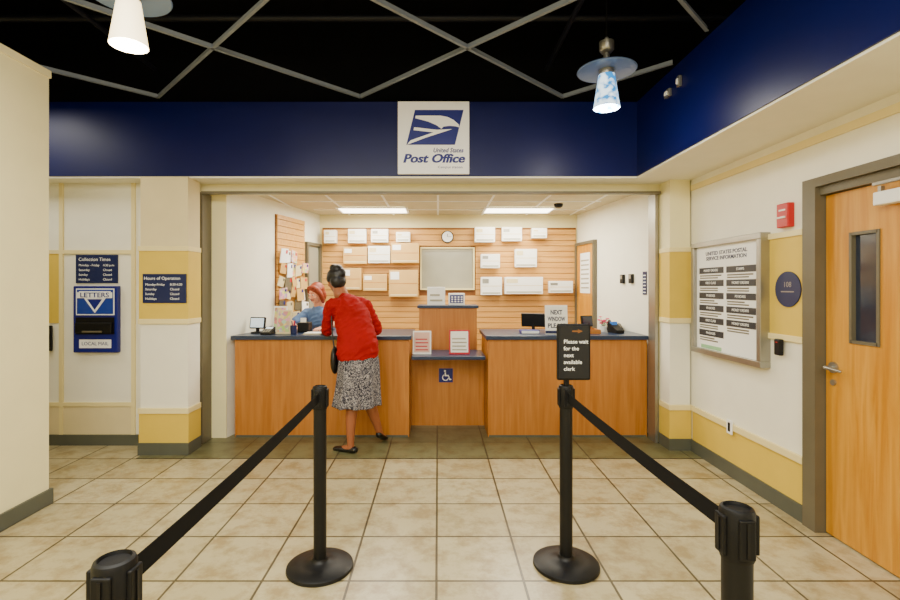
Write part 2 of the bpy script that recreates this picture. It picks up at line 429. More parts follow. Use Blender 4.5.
def P(px, py, y): return ((px-438)/490*y, 1.5-(py-287)/490*y)
rects = [(348,229,366,243,0),(371,229,388,242,0),(396,232,410,242,0),(343,247,367,264,1),(368,246,390,263,0),(391,243,419,263,1),
 (363,274,387,291,1),(389,270,418,297,1),(475,227,495,242,0),(502,227,522,241,0),(532,228,547,238,0),(481,254,500,268,0),(515,249,537,267,0),
 (481,277,502,295,0),(505,277,543,294,0),(549,281,573,293,0),(324,230,336,243,0),(343,268,361,290,1)]
for i, (a, b, c, d, k) in enumerate(rects):
    g = group('mailing_box')
    y = 6.66-0.03*(i % 3); dp = 0.07+0.03*(i % 3)
    x0, z1 = P(a, b, y); x1, z0 = P(c, d, y)
    m = M_kraft if k else M_box
    box('carton', x0, x1, y, y+dp, z0, z1, m, g, 0.004)
    box('bracket', (x0+x1)/2-0.02, (x0+x1)/2+0.02, y+dp, 6.765, (z0+z1)/2, z1-0.01, M_alu, g)
    box('seam_tape', x0+0.01, x1-0.01, y-0.0015, y-0.0002, (z0+z1)/2-0.004, (z0+z1)/2+0.004, M_beige if k == 0 else M_cwood, g)
    box('label', x0+0.02, x0+0.02+(x1-x0)*0.3, y-0.003, y-0.0005, z1-(z1-z0)*0.35, z1-0.025, M_paper if k else (M_alu if i % 2 else M_beige), g)
    box('label_strip', x0+0.02, x1-0.02, y-0.003, y-0.0005, z0+0.02, z0+0.035, M_beige if k else M_blind, g)

# left angled slatwall with envelopes and doorway
g = group('slat_panel_side')
box('backing', 0.86, 1.52, -0.012, -0.001, 0.004, 2.35, M_slatd, g, M=ML)
bm2obj(slats(0.87, 1.51, 0.02, 2.35, ML @ Matrix.Translation((0, -0.012, 0))), 'slats', M_slat, g)
g = group('hanging_envelopes')
for r in range(6):
    for c in range(5):
        x = 0.88+c*0.125+random.uniform(-0.02, 0.02); z = 1.12+r*0.15+random.uniform(-.03, .03)
        if r == 5 and c > 2: continue
        m = random.choice([M_paper, M_paper, M_kraft, M_kraft, M_beige, M_flyer, M_frame])
        w = random.uniform(.05, .085); h = random.uniform(.055, .085)
        R = ML @ Matrix.Translation((x+0.03, -0.055-0.014*((c+r) % 3), z)) @ Matrix.Rotation(math.radians(random.uniform(-16, 16)), 4, 'Y') @ Matrix.Rotation(math.radians(random.uniform(-6, 10)), 4, 'X')
        box('envelope_%d_%d' % (r, c), -w, w, -0.006, 0.002, -h, h, m, g, M=R)
        box('hook_%d_%d' % (r, c), -0.004, 0.004, 0.002, 0.02, 0.035, 0.043, M_alu, g, M=R)
        box('stamp_%d_%d' % (r, c), w*.3, w*.8, -0.008, -0.006, h*.3, h*.8, random.choice([M_blue, M_sred, M_frame]), g, M=R)
g = group('door_1')
boxes('frame', [(1.545, 1.59, -0.05, -0.001, 0, 2.09), (1.90, 1.94, -0.05, -0.001, 0, 2.09), (1.59, 1.90, -0.05, -0.001, 2.05, 2.09)], M_frame, g, M=ML)
box('leaf', 1.59, 1.90, -0.02, -0.001, 0.01, 2.05, M_pane, g, M=ML)
g = group('door_2')
boxes('frame', [(1.32, 1.36, 0.001, 0.05, 0, 2.1), (1.87, 1.91, 0.001, 0.05, 0, 2.1), (1.36, 1.87, 0.001, 0.05, 2.06, 2.1)], M_frame, g, M=MR)
box('leaf', 1.36, 1.87, 0.001, 0.03, 0.01, 2.06, M_door, g, M=MR)
box('poster', 1.46, 1.76, 0.031, 0.034, 1.42, 1.95, M_paper, g, M=MR)
boxes('poster_text', [(1.49, 1.73, 0.034, 0.036, 1.48+i*0.06, 1.50+i*0.06) for i in range(7)], M_blind, g, M=MR)
box('handle', 1.39, 1.5, 0.03, 0.075, 1.0, 1.025, M_alu, g, M=MR)
for x, n in ((0.65, 'wall_intercom'), (0.46, 'door_access_reader')):
    g = group(n)
    box('body', x-0.035, x+0.035, 0.001, 0.03, 1.54, 1.64, M_blackp, g, 0.004, M=MR)
    box('panel', x-0.022, x+0.022, 0.03, 0.034, 1.59, 1.63, M_alu, g, M=MR)
g = group('office_notice')
box('plate', 0.17, 0.24, 0.001, 0.008, 1.42, 1.66, M_dblue, g, M=MR)
boxes('lines', [(0.18, 0.23, 0.008, 0.01, 1.44+i*0.035, 1.45+i*0.035) for i in range(6)], M_paper, g, M=MR)

# ------------------------------------------------------------ service counter
F = 4.9
g = group('service_counter')
prism('body', [(-2.03, F), (-0.29, F), (-0.29, 5.62), (-1.945, 5.62), (-2.03, 5.10)], 0.003, 0.975, M_cwood, g)
box('kick', -2.02, -0.30, F-0.004, F, 0.003, 0.02, M_base, g)
prism('top', [(-2.06, F-.04), (-0.265, F-.04), (-0.265, 5.66), (-1.93, 5.66), (-2.06, 5.0)], 0.975, 1.015, M_ctop, g, 0.005)
boxes('panel_seam', [(-1.165, -1.161, F-0.0015, F, 0.03, 0.97)], M_slatd, g)
g = group('service_counter')
prism('body', [(0.50, F), (2.09, F), (2.09, 5.3), (2.05, 5.62), (0.50, 5.62)], 0.003, 0.975, M_cwood, g)
box('kick', 0.51, 2.08, F-0.004, F, 0.003, 0.02, M_base, g)
prism('top', [(0.475, F-.04), (2.10, F-.04), (2.10, 5.3), (2.06, 5.66), (0.475, 5.66)], 0.975, 1.015, M_ctop, g, 0.005)
boxes('panel_seam', [(1.30, 1.304, F-0.0015, F, 0.03, 0.97)], M_slatd, g)
g = group('accessible_counter_shelf')
box('low_panel', -0.288, 0.498, 5.30, 5.34, 0.003, 0.775, M_cwood, g)
box('low_shelf', -0.262, 0.472, F-0.03, 5.39, 0.775, 0.81, M_ctop, g, 0.005)
g = group('counter_cabinet')
box('body', -0.21, 0.43, 5.42, 5.75, 0.003, 1.265, M_cwood, g)
box('top', -0.23, 0.45, 5.40, 5.78, 1.265, 1.295, M_ctop, g, 0.005)
g = group('wheelchair_sign')
FM = FRAME((0.085, 5.298, 0.545))
lbox('plate', FM, -0.075, 0.075, -0.075, 0.075, 0, 0.004, M_blue, g)
cyl('head', (0.075, 5.291, 0.545+0.048), 0.011, 0.004, M_paper, g, 'Y', 16)
poly('figure', [(-0.012,0.033),(0.0,0.033),(0.002,0.005),(0.03,0.005),(0.045,-0.038),(0.055,-0.034),(0.06,-0.045),(0.04,-0.053),(0.024,-0.008),(-0.014,-0.008)], FM @ Matrix.Translation((0,0,0.0042)), M_paper, g)
ring = []
for i in range(20): a = math.radians(120+i*12); ring.append((-0.004+0.036*math.cos(a), -0.022+0.036*math.sin(a)))
for i in reversed(range(20)): a = math.radians(120+i*12); ring.append((-0.004+0.027*math.cos(a), -0.022+0.027*math.sin(a)))
poly('wheel', ring, FM @ Matrix.Translation((0,0,0.0042)), M_paper, g)

g = group('rolling_shutter_frame')
box('track_left', -2.275, -2.245, 4.67, 4.858, 0, 2.405, M_frame, g)
box('track_right', 2.085, 2.112, 4.705, 4.858, 0.003, 2.405, M_alu, g)
box('bottom_bar', -2.245, 2.112, 4.64, 4.699, 2.385, 2.408, M_frame, g)
# ------------------------------------------------------------ pilasters
def pilaster(x0, x1, y0, y1, upper):
    g = group('pilaster')
    e = 0.014
    box('shaft_upper', x0, x1, y0, y1, 1.865, 2.485, upper, g)
    box('shaft_middle', x0, x1, y0, y1, 0.42, 1.17, M_white, g)
    box('base', x0-e, x1+e, y0-e*1.4, y1, 0, 0.11, M_base, g)
    box('lower_panel', x0-e*.6, x1+e*.6, y0-e*.7, y1, 0.11, 0.37, M_yel, g)
    box('lower_rail', x0-e, x1+e, y0-e*1.6, y1, 0.37, 0.42, M_tan, g, 0.004)
    box('band', x0-e*.6, x1+e*.6, y0-e*.7, y1, 1.215, 1.82, M_yel, g)
    box('rail_low', x0-e, x1+e, y0-e*1.4, y1, 1.17, 1.215, M_tan, g, 0.004)
    box('rail_high', x0-e, x1+e, y0-e*1.4, y1, 1.82, 1.865, M_tan, g, 0.004)
    return g
pilaster(-2.66, -2.235, 4.38, 4.60, M_beige)
box('wall_pilaster_return', -2.62, -2.28, 4.60, 4.66, 0, 2.485, M_cream)
pilaster(2.13, XR-0.016, 4.50, 4.70, M_cream)
box('wall_jamb_right', 2.13, XR+.1, 4.701, 4.87, 0, 2.41, M_cream)

box('trim_wainscot_right', XR-0.008, XR, 3.11, 4.47, 0.11, 0.37, M_yel)
box('baseboard_right', XR-0.02, XR, 3.11, 4.47, 0, 0.11, M_base)
box('trim_rail_right', XR-0.022, XR, 3.11, 4.47, 0.37, 0.42, M_tan, bevel=0.004)
box('trim_band_right', XR-0.008, XR, 3.11, 3.62, 1.18, 1.83, M_yel)
box('trim_band_rail_low', XR-0.02, XR, 3.11, 3.62, 1.14, 1.18, M_tan, bevel=0.004)
box('trim_band_rail_high', XR-0.02, XR, 3.11, 3.62, 1.83, 1.87, M_tan, bevel=0.004)
box('trim_crown_right', XR-0.015, XR, -3.1, 4.49, 2.38, 2.43, M_tan, bevel=0.003)
box('baseboard_right_near', XR-0.02, XR, -3.1, 1.95, 0, 0.11, M_base)

# ------------------------------------------------------------ wooden door right
g = group('door_3')
boxes('frame', [(XR-0.03, XR+0.16, D1-0.05, D1+0.055, 0, DH), (XR-0.03, XR+0.16, D0-0.05, D0+0.05, 0, DH), (XR-0.03, XR+0.16, D0-0.05, D1+0.055, DH, DH+0.055)], M_frame, g)
box('frame_head_stop', XR, XR+0.16, D0+0.05, D1-0.05, DH-0.05, DH-0.001, M_frame, g)
xd = XR+0.035
WY0, WY1, WZ0, WZ1 = 2.63, 2.80, 1.19, 1.80
a, b = D0+0.055, D1-0.055
boxes('leaf', [(xd, xd+0.045, a, WY0, 0.01, DH-0.055), (xd, xd+0.045, WY1, b, 0.01, DH-0.055), (xd, xd+0.045, WY0, WY1, 0.01, WZ0), (xd, xd+0.045, WY0, WY1, WZ1, DH-0.055)], M_door, g)
boxes('lite_frame', [(xd-0.008, xd+0.05, WY0-0.012, WY0+0.006, WZ0-0.012, WZ1+0.012), (xd-0.008, xd+0.05, WY1-0.006, WY1+0.012, WZ0-0.012, WZ1+0.012), (xd-0.008, xd+0.05, WY0, WY1, WZ0-0.012, WZ0+0.006), (xd-0.008, xd+0.05, WY0, WY1, WZ1-0.006, WZ1+0.012)], M_frame, g)
box('lite_glass', xd+0.018, xd+0.026, WY0, WY1, WZ0, WZ1, M_glassd, g)
HY = 2.925
cyl('rose', (xd-0.006, HY, 1.02), 0.033, 0.012, M_alu, g, 'X')
bm = bmesh.new(); sweep(bm, [(xd-0.01, HY, 1.02), (xd-0.055, HY, 1.02), (xd-0.062, HY-.035, 1.02), (xd-0.06, HY-.115, 1.015)], [0.011, 0.011, 0.01, 0.009]); bm2obj(bm, 'lever', M_alu, g, True)
cyl('lock', (xd-0.006, HY, 0.93), 0.018, 0.012, M_alu, g, 'X')
box('closer_body', xd-0.06, xd, 2.30, 2.60, 1.93, 2.0, M_paper, g, 0.006)
boxes('closer_arm', [(xd-0.05, xd-0.03, 2.56, 2.58, 2.0, 2.03), (xd-0.09, xd-0.07, 2.30, 2.57, 2.03, 2.045), (xd-0.09, xd-0.03, 2.28, 2.31, 2.03, 2.05)], M_alu, g)
boxes('hinges', [(xd-0.006, xd, a-0.004, a+0.03, z, z+0.1) for z in (0.2, 1.0, 1.75)], M_alu, g)
box('wall_behind_door', XR+0.21, XR+0.25, D0-0.2, D1+0.2, 0, 2.4, M_glassd)
g = group('room_number_sign')
cyl('disc', (XR-0.0125, 3.245, 1.485), 0.118, 0.008, M_dblue, g, 'X', 48)
FM = FRAME((XR-0.0166, 3.245, 1.485), '-X')
text('digits', '108', FM, 0.05, M_alu, g, dy=0.03)
lbox('tactile_line', FM, -0.06, 0.06, -0.02, -0.012, 0, 0.001, M_alu, g)
g = group('fire_alarm_pull')
FM = FRAME((XR, 3.255, 1.975), '-X')
lbox('backbox', FM, -0.055, 0.055, -0.08, 0.08, 0, 0.045, M_red, g, 0.006)
lbox('handle', FM, -0.035, 0.035, -0.02, -0.008, 0.045, 0.058, M_paper, g, 0.003)
lbox('label', FM, -0.03, 0.03, 0.03, 0.04, 0.045, 0.047, M_paper, g)
g = group('card_reader')
FM = FRAME((XR-0.02, 3.30, 1.095), '-X')
lbox('body', FM, -0.03, 0.03, -0.055, 0.055, 0, 0.03, M_blackp, g, 0.008)
lbox('led', FM, -0.008, 0.008, 0.03, 0.036, 0.03, 0.032, M_red, g)
g = group('wall_outlet')
FM = FRAME((XR-0.022, 3.87, 0.395), '-X')
lbox('plate', FM, -0.035, 0.035, -0.055, 0.055, 0.0, 0.01, M_paper, g, 0.003)
lbox('sockets', FM, -0.014, 0.014, -0.035, 0.035, 0.01, 0.012, M_blackp, g)

# notice board
g = group('notice_board')
by0, by1, bz0, bz1 = 3.43, 4.37, 0.93, 1.885
FM = FRAME((XR, (by0+by1)/2, (bz0+bz1)/2), '-X'); w = (by1-by0)/2; h = (bz1-bz0)/2
lbox('panel', FM, -w+0.02, w-0.02, -h+0.02, h-0.02, 0, 0.045, M_paper, g)
for nm, r in (('top', (-w, w, h-0.045, h)), ('bottom', (-w, w, -h, -h+0.045)), ('side_a', (-w, -w+0.045, -h+0.045, h-0.045)), ('side_b', (w-0.045, w, -h+0.045, h-0.045))):
    lbox('frame_'+nm, FM, *r, 0, 0.075, M_alu, g, 0.004)
text('title', 'UNITED STATES POSTAL\nSERVICE INFORMATION', FM, 0.042, M_dblue, g, dy=0.35, dz=0.046, bold=0.001, width=0.56)
M_hg = mat('heading_grey', (36, 38, 46), 0.5)
for r in range(6):
    for c in range(2):
        cx = -0.2+c*0.4; cy = 0.205-r*0.105
        if c == 1 and r == 5: continue
        lbox('heading_%d_%d' % (r, c), FM, cx-0.18, cx+0.18, cy, cy+0.05, 0.045, 0.048, M_hg, g)
        text('heading_text_%d_%d' % (r, c), random.choice(['FIRST CLASS', 'PACKAGES', 'STAMPS', 'PO BOXES', 'EXPRESS', 'MONEY ORDERS']), FM, 0.028, M_paper, g, dx=cx, dy=cy+.025, dz=.049)
        lbox('line_%d_%d' % (r, c), FM, cx-0.17, cx+0.15-0.05*(r % 3), cy-0.023, cy-0.012, 0.045, 0.047, M_frame, g)
        lbox('line2_%d_%d' % (r, c), FM, cx-0.17, cx+0.10, cy-0.042, cy-0.032, 0.045, 0.047, M_frame, g)
lbox('footer_sheet', FM, -0.35, -0.05, -h+0.05, -h+0.08, 0.045, 0.048, mat('green_sheet', (150, 190, 150), 0.6), g)

for (yy, zz, w_, h_) in ((3.80, 3.0, .04, .03), (3.62, 3.02, .02, .04)):
    g = group('emergency_strobe')
    FM = FRAME((1.795, yy, zz), '-X')
    lbox('box', FM, -w_, w_, -h_, h_, 0, 0.025, M_alu, g, 0.004)
    lbox('lens', FM, -w_/2, w_/2, -h_/2, h_/2, 0.025, 0.035, M_paper, g, 0.003)

# ------------------------------------------------------------ alcove battens, signs, mail drop
yA = 4.66
def ax(px): return (px-438)/490*yA
def az(py): return 1.5-(py-287)/490*yA
lst = []
for px in (62, 134): lst.append((ax(px)-0.018, ax(px)+0.018, yA-0.016, yA, 0.1, 2.485))
lst.append((-4.4, -4.36, yA-0.016, yA, 0.1, 2.485))
for z in (az(252), az(404)):
    lst.append((-4.8, ax(62)-0.018, yA-0.0155, yA, z-0.018, z+0.018)); lst.append((ax(62)+.018, ax(134)-.018, yA-0.0155, yA, z-0.018, z+0.018))
boxes('trim_battens', lst, M_tan)
box('trim_panel_upper', -4.8, ax(62)-.018, yA-0.008, yA, az(323), az(252)-.018, M_yel)
box('trim_panel_lower', ax(62)+.018, ax(134)-.018, yA-0.008, yA, 0.1, az(404)-.018, M_beige)
box('trim_panel_lower_2', -4.8, ax(62)-.018, yA-0.008, yA, 0.1, az(404)-.018, M_beige)
g = group('collection_times_sign')
cx, cz = (ax(77)+ax(118))/2, (az(255)+az(283))/2
FM = FRAME((cx, yA, cz))
lbox('plate', FM, -0.2, 0.2, -0.135, 0.135, 0, 0.012, M_dblue, g, 0.003)
text('heading', 'Collection Times', FM, 0.045, M_paper, g, dx=-0.02, dy=0.09, dz=0.012, width=0.3)
for i, s in enumerate(('Monday - Friday', 'Saturday', 'Sunday', 'Holidays')):
    text('row_%d' % i, s, FM, 0.03, M_paper, g, dx=-0.17, dy=0.035-i*0.045, dz=0.012, align='LEFT')
    text('time_%d' % i, '4:30 p.m.' if i == 0 else 'Closed', FM, 0.03, M_paper, g, dx=0.06, dy=0.035-i*0.045, dz=0.012, align='LEFT')
g = group('letter_drop')
cx = (ax(77)+ax(121))/2; z1 = az(286); z0 = az(352)
FM = FRAME((cx, yA, (z0+z1)/2)); h = (z1-z0)/2; w = 0.21
lbox('body', FM, -w, w, -h, h, 0, 0.05, M_blue, g, 0.008)
lbox('header_panel', FM, -0.18, 0.18, 0.04, 0.29, 0.05, 0.053, M_paper, g)
lbox('header_field', FM, -0.17, 0.17, 0.05, 0.28, 0.053, 0.055, mat('drop_field_blue', (30, 56, 140), 0.45), g)
poly('chevron', [(-0.15, 0.265), (0.15, 0.265), (0.0, 0.06)], FM @ Matrix.Translation((0, 0, 0.055)), M_paper, g)
lbox('word_band', FM, -0.165, 0.165, 0.20, 0.255, 0.059, 0.061, M_paper, g)
text('word', 'LETTERS', FM, 0.062, M_blue, g, dy=0.227, dz=0.062, width=0.27, bold=0.001)
poly('chevron_inner', [(-0.07, 0.19), (0.07, 0.19), (0.0, 0.09)], FM @ Matrix.Translation((0, 0, 0.0585)), M_blue, g, 0.002)
lbox('slot_recess', FM, -0.18, 0.18, -0.14, 0.02, 0.05, 0.058, M_blackp, g)
lbox('flap', FM, -0.17, 0.17, -0.13, -0.03, 0.058, 0.085, M_blackp, g, 0.006)
lbox('flap_handle', FM, -0.09, 0.09, -0.12, -0.105, 0.085, 0.105, M_frame, g, 0.003)
lbox('label', FM, -0.15, 0.15, -0.27, -0.19, 0.05, 0.053, M_paper, g)
text('label_text', 'LOCAL MAIL', FM, 0.045, M_blue, g, dy=-0.23, dz=0.054, width=0.25)
g = group('wall_switch')
FM = FRAME((ax(50), yA-.008, az(338)))
lbox('plate', FM, -0.035, 0.035, -0.12, 0.12, 0, 0.03, M_blackp, g, 0.005)
lbox('key', FM, -0.015, 0.015, -0.03, 0.03, 0.03, 0.04, M_alu, g)
g = group('opening_hours_sign')
FM = FRAME(((165-438)/490*4.37, 4.3695, 1.5-(288.5-287)/490*4.37))
lbox('plate', FM, -0.195, 0.195, -0.13, 0.13, 0, 0.01, M_dblue, g, 0.003)
text('heading', 'Hours of Operation', FM, 0.04, M_paper, g, dx=-0.02, dy=0.09, dz=0.01, width=0.32)
for i, (s, t) in enumerate((('Monday-Friday', '8:30-4:30'), ('Saturday', 'Closed'), ('Sunday', 'Closed'), ('Holidays', 'Closed'))):
    text('day_%d' % i, s, FM, 0.029, M_paper, g, dx=-0.17, dy=0.035-i*0.042, dz=0.01, align='LEFT')
    text('time_%d' % i, t, FM, 0.029, M_paper, g, dx=0.05, dy=0.035-i*0.042, dz=0.01, align='LEFT')

# ------------------------------------------------------------ main sign
g = group('post_office_sign')
FM = FRAME((-0.04, 4.419, 2.838))
lbox('board', FM, -0.32, 0.32, -0.325, 0.325, 0, 0.03, M_signw, g, 0.003)
L = lambda pts: [(a/100*0.64-0.32, 0.325-b/100*0.65) for a, b in pts]
FM2 = FM @ Matrix.Translation((0, 0, 0.031))
FM3 = FM @ Matrix.Translation((0, 0, 0.035))
poly('emblem_field', L([(24,12),(92,12),(80,60),(12,60)]), FM2, M_blue, g, 0.003)
poly('eagle_head', L([(25,20),(60,20),(70,22),(78,26),(85,32),(86,36),(80,34.5),(72,34),(64,35),(61,38),(54,33),(42,28),(24.5,23.5)]), FM3, M_signw, g, 0.002)
poly('eagle_wing', L([(23,36),(55,39.5),(76,38.5),(62,43),(40,50),(13,60),(18,54),(44,45),(50,43),(22,40)]), FM3, M_signw, g, 0.002)
text('line_1', 'United States', FM, 0.056, M_blue, g, width=0.27, dx=0.13, dy=-0.115, dz=0.031, bold=0.0012, shear=0.25)
for k in (-1, 0, 1):
    text('line_2_%d' % (k+1), 'Post Office', FM, 0.108, M_blue, g, width=0.55, dx=k*0.003, dy=-0.19, dz=0.031+k*.0002, bold=0.0025, shear=0.25)
text('line_3', 'Campus station', FM, 0.03, M_blue, g, width=0.22, dx=0.15, dy=-0.265, dz=0.031)

# ------------------------------------------------------------ pendant lamps
def pendant(x, y, sm, dz=0.035):
    g = group('pendant_lamp')
    c = (x, y, dz)
    lathe('canopy', [(0, 3.165), (0.05, 3.165), (0.05, 3.11), (0.035, 3.09), (0.02, 3.085), (0.02, 3.03), (0, 3.03)], c, M_alu, g)
    cyl('stem', (x, y, 3.10), 0.012, 0.26, M_alu, g)
    cyl('hanger', (x, y, 3.7), 0.005, 1.0, M_black, g)
    lathe('disc', [(0.02, 2.985), (0.10, 2.99), (0.195, 2.972), (0.20, 2.965), (0.195, 2.96), (0.10, 2.972), (0.02, 2.97)], c, mat('disc_blue_glass', (100, 120, 160), 0.22), g)
    lathe('socket', [(0, 3.0), (0.045, 3.0), (0.055, 2.94), (0.05, 2.93), (0, 2.93)], c, M_alu, g)
    lathe('shade', [(0.055, 2.935), (0.066, 2.86), (0.080, 2.77), (0.090, 2.705), (0.086, 2.705), (0.076, 2.77), (0.06, 2.86), (0.05, 2.93)], c, sm, g)
    lathe('bulb', [(0, 2.90), (0.02, 2.89), (0.03, 2.83), (0.035, 2.78), (0.025, 2.75), (0, 2.74)], c, mat('bulb', (255, 250, 240), 0.4, emit=(255, 236, 205), estr=14), g)
    l = bpy.data.lights.new('pendant_bulb_light', 'POINT'); l.energy = 18; l.color = (1, 0.9, 0.75); l.shadow_soft_size = 0.05
    o = bpy.data.objects.new('bulb_light', l); o.location = (x, y, 2.68+dz); COL.objects.link(o); o.parent = g
pendant(-1.59, 2.52, M_shade)
pendant(1.17, 3.40, M_shade2)

# ------------------------------------------------------------ stanchions
def stanchion(x, y):
    g = group('queue_stanchion')
    lathe('base', [(0, 0), (0.172, 0), (0.176, 0.006), (0.174, 0.018), (0.16, 0.026), (0.10, 0.034), (0.05, 0.042), (0.040, 0.052), (0.038, 0.06), (0, 0.06)], (x, y, 0), M_blackm, g, 56)
    cyl('post', (x, y, 0.45), 0.034, 0.80, M_blackm, g)
    lathe('head', [(0, 0.85), (0.037, 0.85), (0.039, 0.857), (0.039, 0.962), (0.036, 0.970), (0.03, 0.973), (0.028, 0.966), (0, 0.966)], (x, y, 0), M_blackp, g)
    for a in range(4):
        M = Matrix.Translation((x, y, 0)) @ Matrix.Rotation(a*math.pi/2, 4, 'Z')
        box('cassette_%d' % a, -0.019, 0.019, 0.034, 0.044, 0.862, 0.956, M_blackp, g, 0.003, M=M)
        box('slot_%d' % a, -0.0035, 0.0035, 0.044, 0.0465, 0.87, 0.95, M_blackm, g, M=M)
    return g
def belt(name, p, q):
    p = Vector((p[0], p[1], 0)); q = Vector((q[0], q[1], 0)); d = (q-p); L = d.length; n = 24
    M = Matrix.Translation(p) @ Matrix.Rotation(math.atan2(d.y, d.x), 4, 'Z')
    vs = []; fs = []
    for i in range(n+1):
        t = i/n; sg = -0.010*4*t*(1-t)
        for yy in (-0.0012, 0.0012):
            for zz in (0.889, 0.939): vs.append((t*L, yy, zz+sg))
    for i in range(n):
        a = i*4; b = a+4
        fs += [(a, b, b+1, a+1), (a+2, a+3, b+3, b+2), (a+1, b+1, b+3, a+3), (a, a+2, b+2, b)]
    return mk(name, vs, fs, M_belt, None, M=M)
stanchion(-0.630, 2.616); stanchion(0.69, 2.64)
stanchion(-0.630, 0.955); stanchion(0.72, 1.18)
belt('barrier_belt', (-0.630, 2.569), (-0.630, 1.002)); belt('barrier_belt', (0.69, 2.593), (0.72, 1.227))
g = group('queue_sign')
FM = FRAME((0.72, 2.615, 1.155))
lbox('frame', FM, -0.09, 0.09, -0.15, 0.15, 0, 0.022, M_blackp, g, 0.01)
lbox('insert', FM, -0.078, 0.078, -0.138, 0.138, 0.022, 0.0235, mat('sign_insert', (8, 11, 20), 0.35), g)
for i, s in enumerate(('Please wait', 'for the', 'next', 'available', 'clerk')):
    text('text_%d' % i, s, FM, 0.029, M_paper, g, dx=-0.055, dy=0.055-i*0.036, dz=0.0235, bold=0.0002, align='LEFT')
poly('arrow', [(-0.01, 0.107), (0.02, 0.107), (0.02, 0.100), (0.045, 0.111), (0.02, 0.122), (0.02, 0.115), (-0.01, 0.115)], FM @ Matrix.Translation((0, 0, 0.0236)), M_slatd, g, 0.001)
box('bracket', 0.68, 0.70, 2.615, 2.655, 0.968, 1.03, M_blackp, g)

# ------------------------------------------------------------ countertop things
def display_frame(x, y, z, w, h, fm, im, name='leaflet_stand', lines=True, tilt=8):
    g = group(name)
    M = Matrix.Translation((x, y, z)) @ Matrix.Rotation(math.radians(-tilt), 4, 'X')
    box('frame', -w/2, w/2, 0, 0.012, 0.002, h, fm, g, 0.002, M=M)
    box('sheet', -w/2+0.015, w/2-0.015, -0.002, 0, 0.02, h-0.015, im, g, M=M)
    box('foot', -w/2, w/2, 0.0, 0.08, 0.001, 0.006, fm, g, M=Matrix.Translation((x, y, z)))
    if lines: boxes('print', [(-w/2+0.03, w/2-0.03-0.01*(i % 2), -0.004, -0.002, 0.04+i*h*0.15, 0.04+i*h*0.15+h*0.05) for i in range(4)], M_sred if lines == 1 else M_blind, g, M=M)
    return g
display_frame(-0.165, 5.02, 0.81, 0.19, 0.24, M_paper, mat('pink_poster', (216, 180, 166), 0.6))
display_frame(0.22, 5.02, 0.81, 0.21, 0.25, M_sred, M_paper, lines=2)
g = group('leaflet_box')
box('carton', -0.12, 0.08, 5.5, 5.62, 1.295, 1.50, M_paper, g, 0.004); box('label', -0.09, 0.05, 5.497, 5.5, 1.34, 1.36, M_blind, g)
box('label_lower', -0.09, 0.02, 5.497, 5.5, 1.40, 1.42, M_blind, g)
g = group('calculator'); box('body', 0.12, 0.30, 5.5, 5.62, 1.295, 1.43, M_paper, g, 0.004); box('face', 0.135, 0.285, 5.496, 5.5, 1.32, 1.41, M_blue, g)
boxes('keys', [(0.15+i*0.035, 0.17+i*0.035, 5.492, 5.496, 1.33+j*0.025, 1.345+j*0.025) for i in range(4) for j in range(3)], M_paper, g)
g = group('next_window_sign')
M = Matrix.Translation((1.21, 4.99, 1.015)) @ Matrix.Rotation(math.radians(-6), 4, 'X')
box('panel', -0.115, 0.115, 0, 0.01, 0.001, 0.30, M_paper, g, 0.003, M=M)
FM = M @ Matrix.Rotation(math.pi/2, 4, 'X')
for i, s in enumerate(('NEXT', 'WINDOW', 'PLEASE')):
    text('text_%d' % i, s, FM, 0.062, M_dblue, g, dy=0.225-i*0.068, dz=0.001, width=0.18 if i else 0.12, bold=0.002)
box('blue_foot', -0.115, 0.115, -0.004, 0, 0.01, 0.04, M_dblue, g, M=M)
def monitor(name, x, y, z, w, h, rot, lit, tilt=10):
    g = group(name)
    M = Matrix.Translation((x, y, z)) @ Matrix.Rotation(math.radians(rot), 4, 'Z')
    lathe('stand', [(0, 0.0), (0.07, 0.0), (0.07, 0.012), (0.018, 0.02), (0.018, 0.08), (0, 0.08)], (0, 0.03, 0), M_blackp, g, M=M)
    T = M @ Matrix.Translation((0, 0.01, 0.05)) @ Matrix.Rotation(math.radians(-tilt), 4, 'X')
    box('case', -w/2, w/2, 0, 0.03, 0, h, M_blackp, g, 0.005, M=T)
    box('screen', -w/2+0.012, w/2-0.012, -0.002, 0, 0.012, h-0.012, lit, g, M=T)
    return g
monitor('customer_display', -1.90, 5.12, 1.016, 0.17, 0.12, -10, M_screen)
monitor('computer_monitor', 1.06, 5.42, 1.016, 0.26, 0.15, 160, M_screen)
monitor('customer_display', 1.66, 5.4, 1.016, 0.14, 0.12, 20, M_glassd)
g = group('phone_book'); box('cover', 0.86, 1.05, 5.06, 5.2, 1.016, 1.05, M_blue, g, 0.004); box('pages', 0.865, 1.045, 5.057, 5.06, 1.02, 1.046, M_paper, g)
vs = [(-.05,0,0),(.05,0,0),(.05,.16,0),(-.05,.16,0),(-.05,0,.02),(.05,0,.02),(.05,.16,.07),(-.05,.16,.07)]
fs = [(0,3,2,1),(4,5,6,7),(0,1,5,4),(1,2,6,5),(2,3,7,6),(3,0,4,7)]
g = group('keypad_terminal')
M = Matrix.Translation((-1.745, 4.95, 1.016))
mk('body', vs, fs, M_blackp, g, M=M)
T = M @ Matrix.Translation((0, 0, 0.021)) @ Matrix.Rotation(math.atan2(.05, .16), 4, 'X')
boxes('keys', [(-.035+i*.025, -.017+i*.025, .015+j*.022, .03+j*.022, 0, .004) for i in range(3) for j in range(4)], M_alu, g, M=T)
box('screen', -.035, .035, .11, .15, 0, .002, M_screen, g, M=T)
g = group('card_terminal')
M = Matrix.Translation((1.90, 5.10, 1.016)) @ Matrix.Rotation(math.radians(15), 4, 'Z')
mk('body', [(a*0.9, b, c*1.6) for a, b, c in vs], fs, M_blackp, g, M=M)
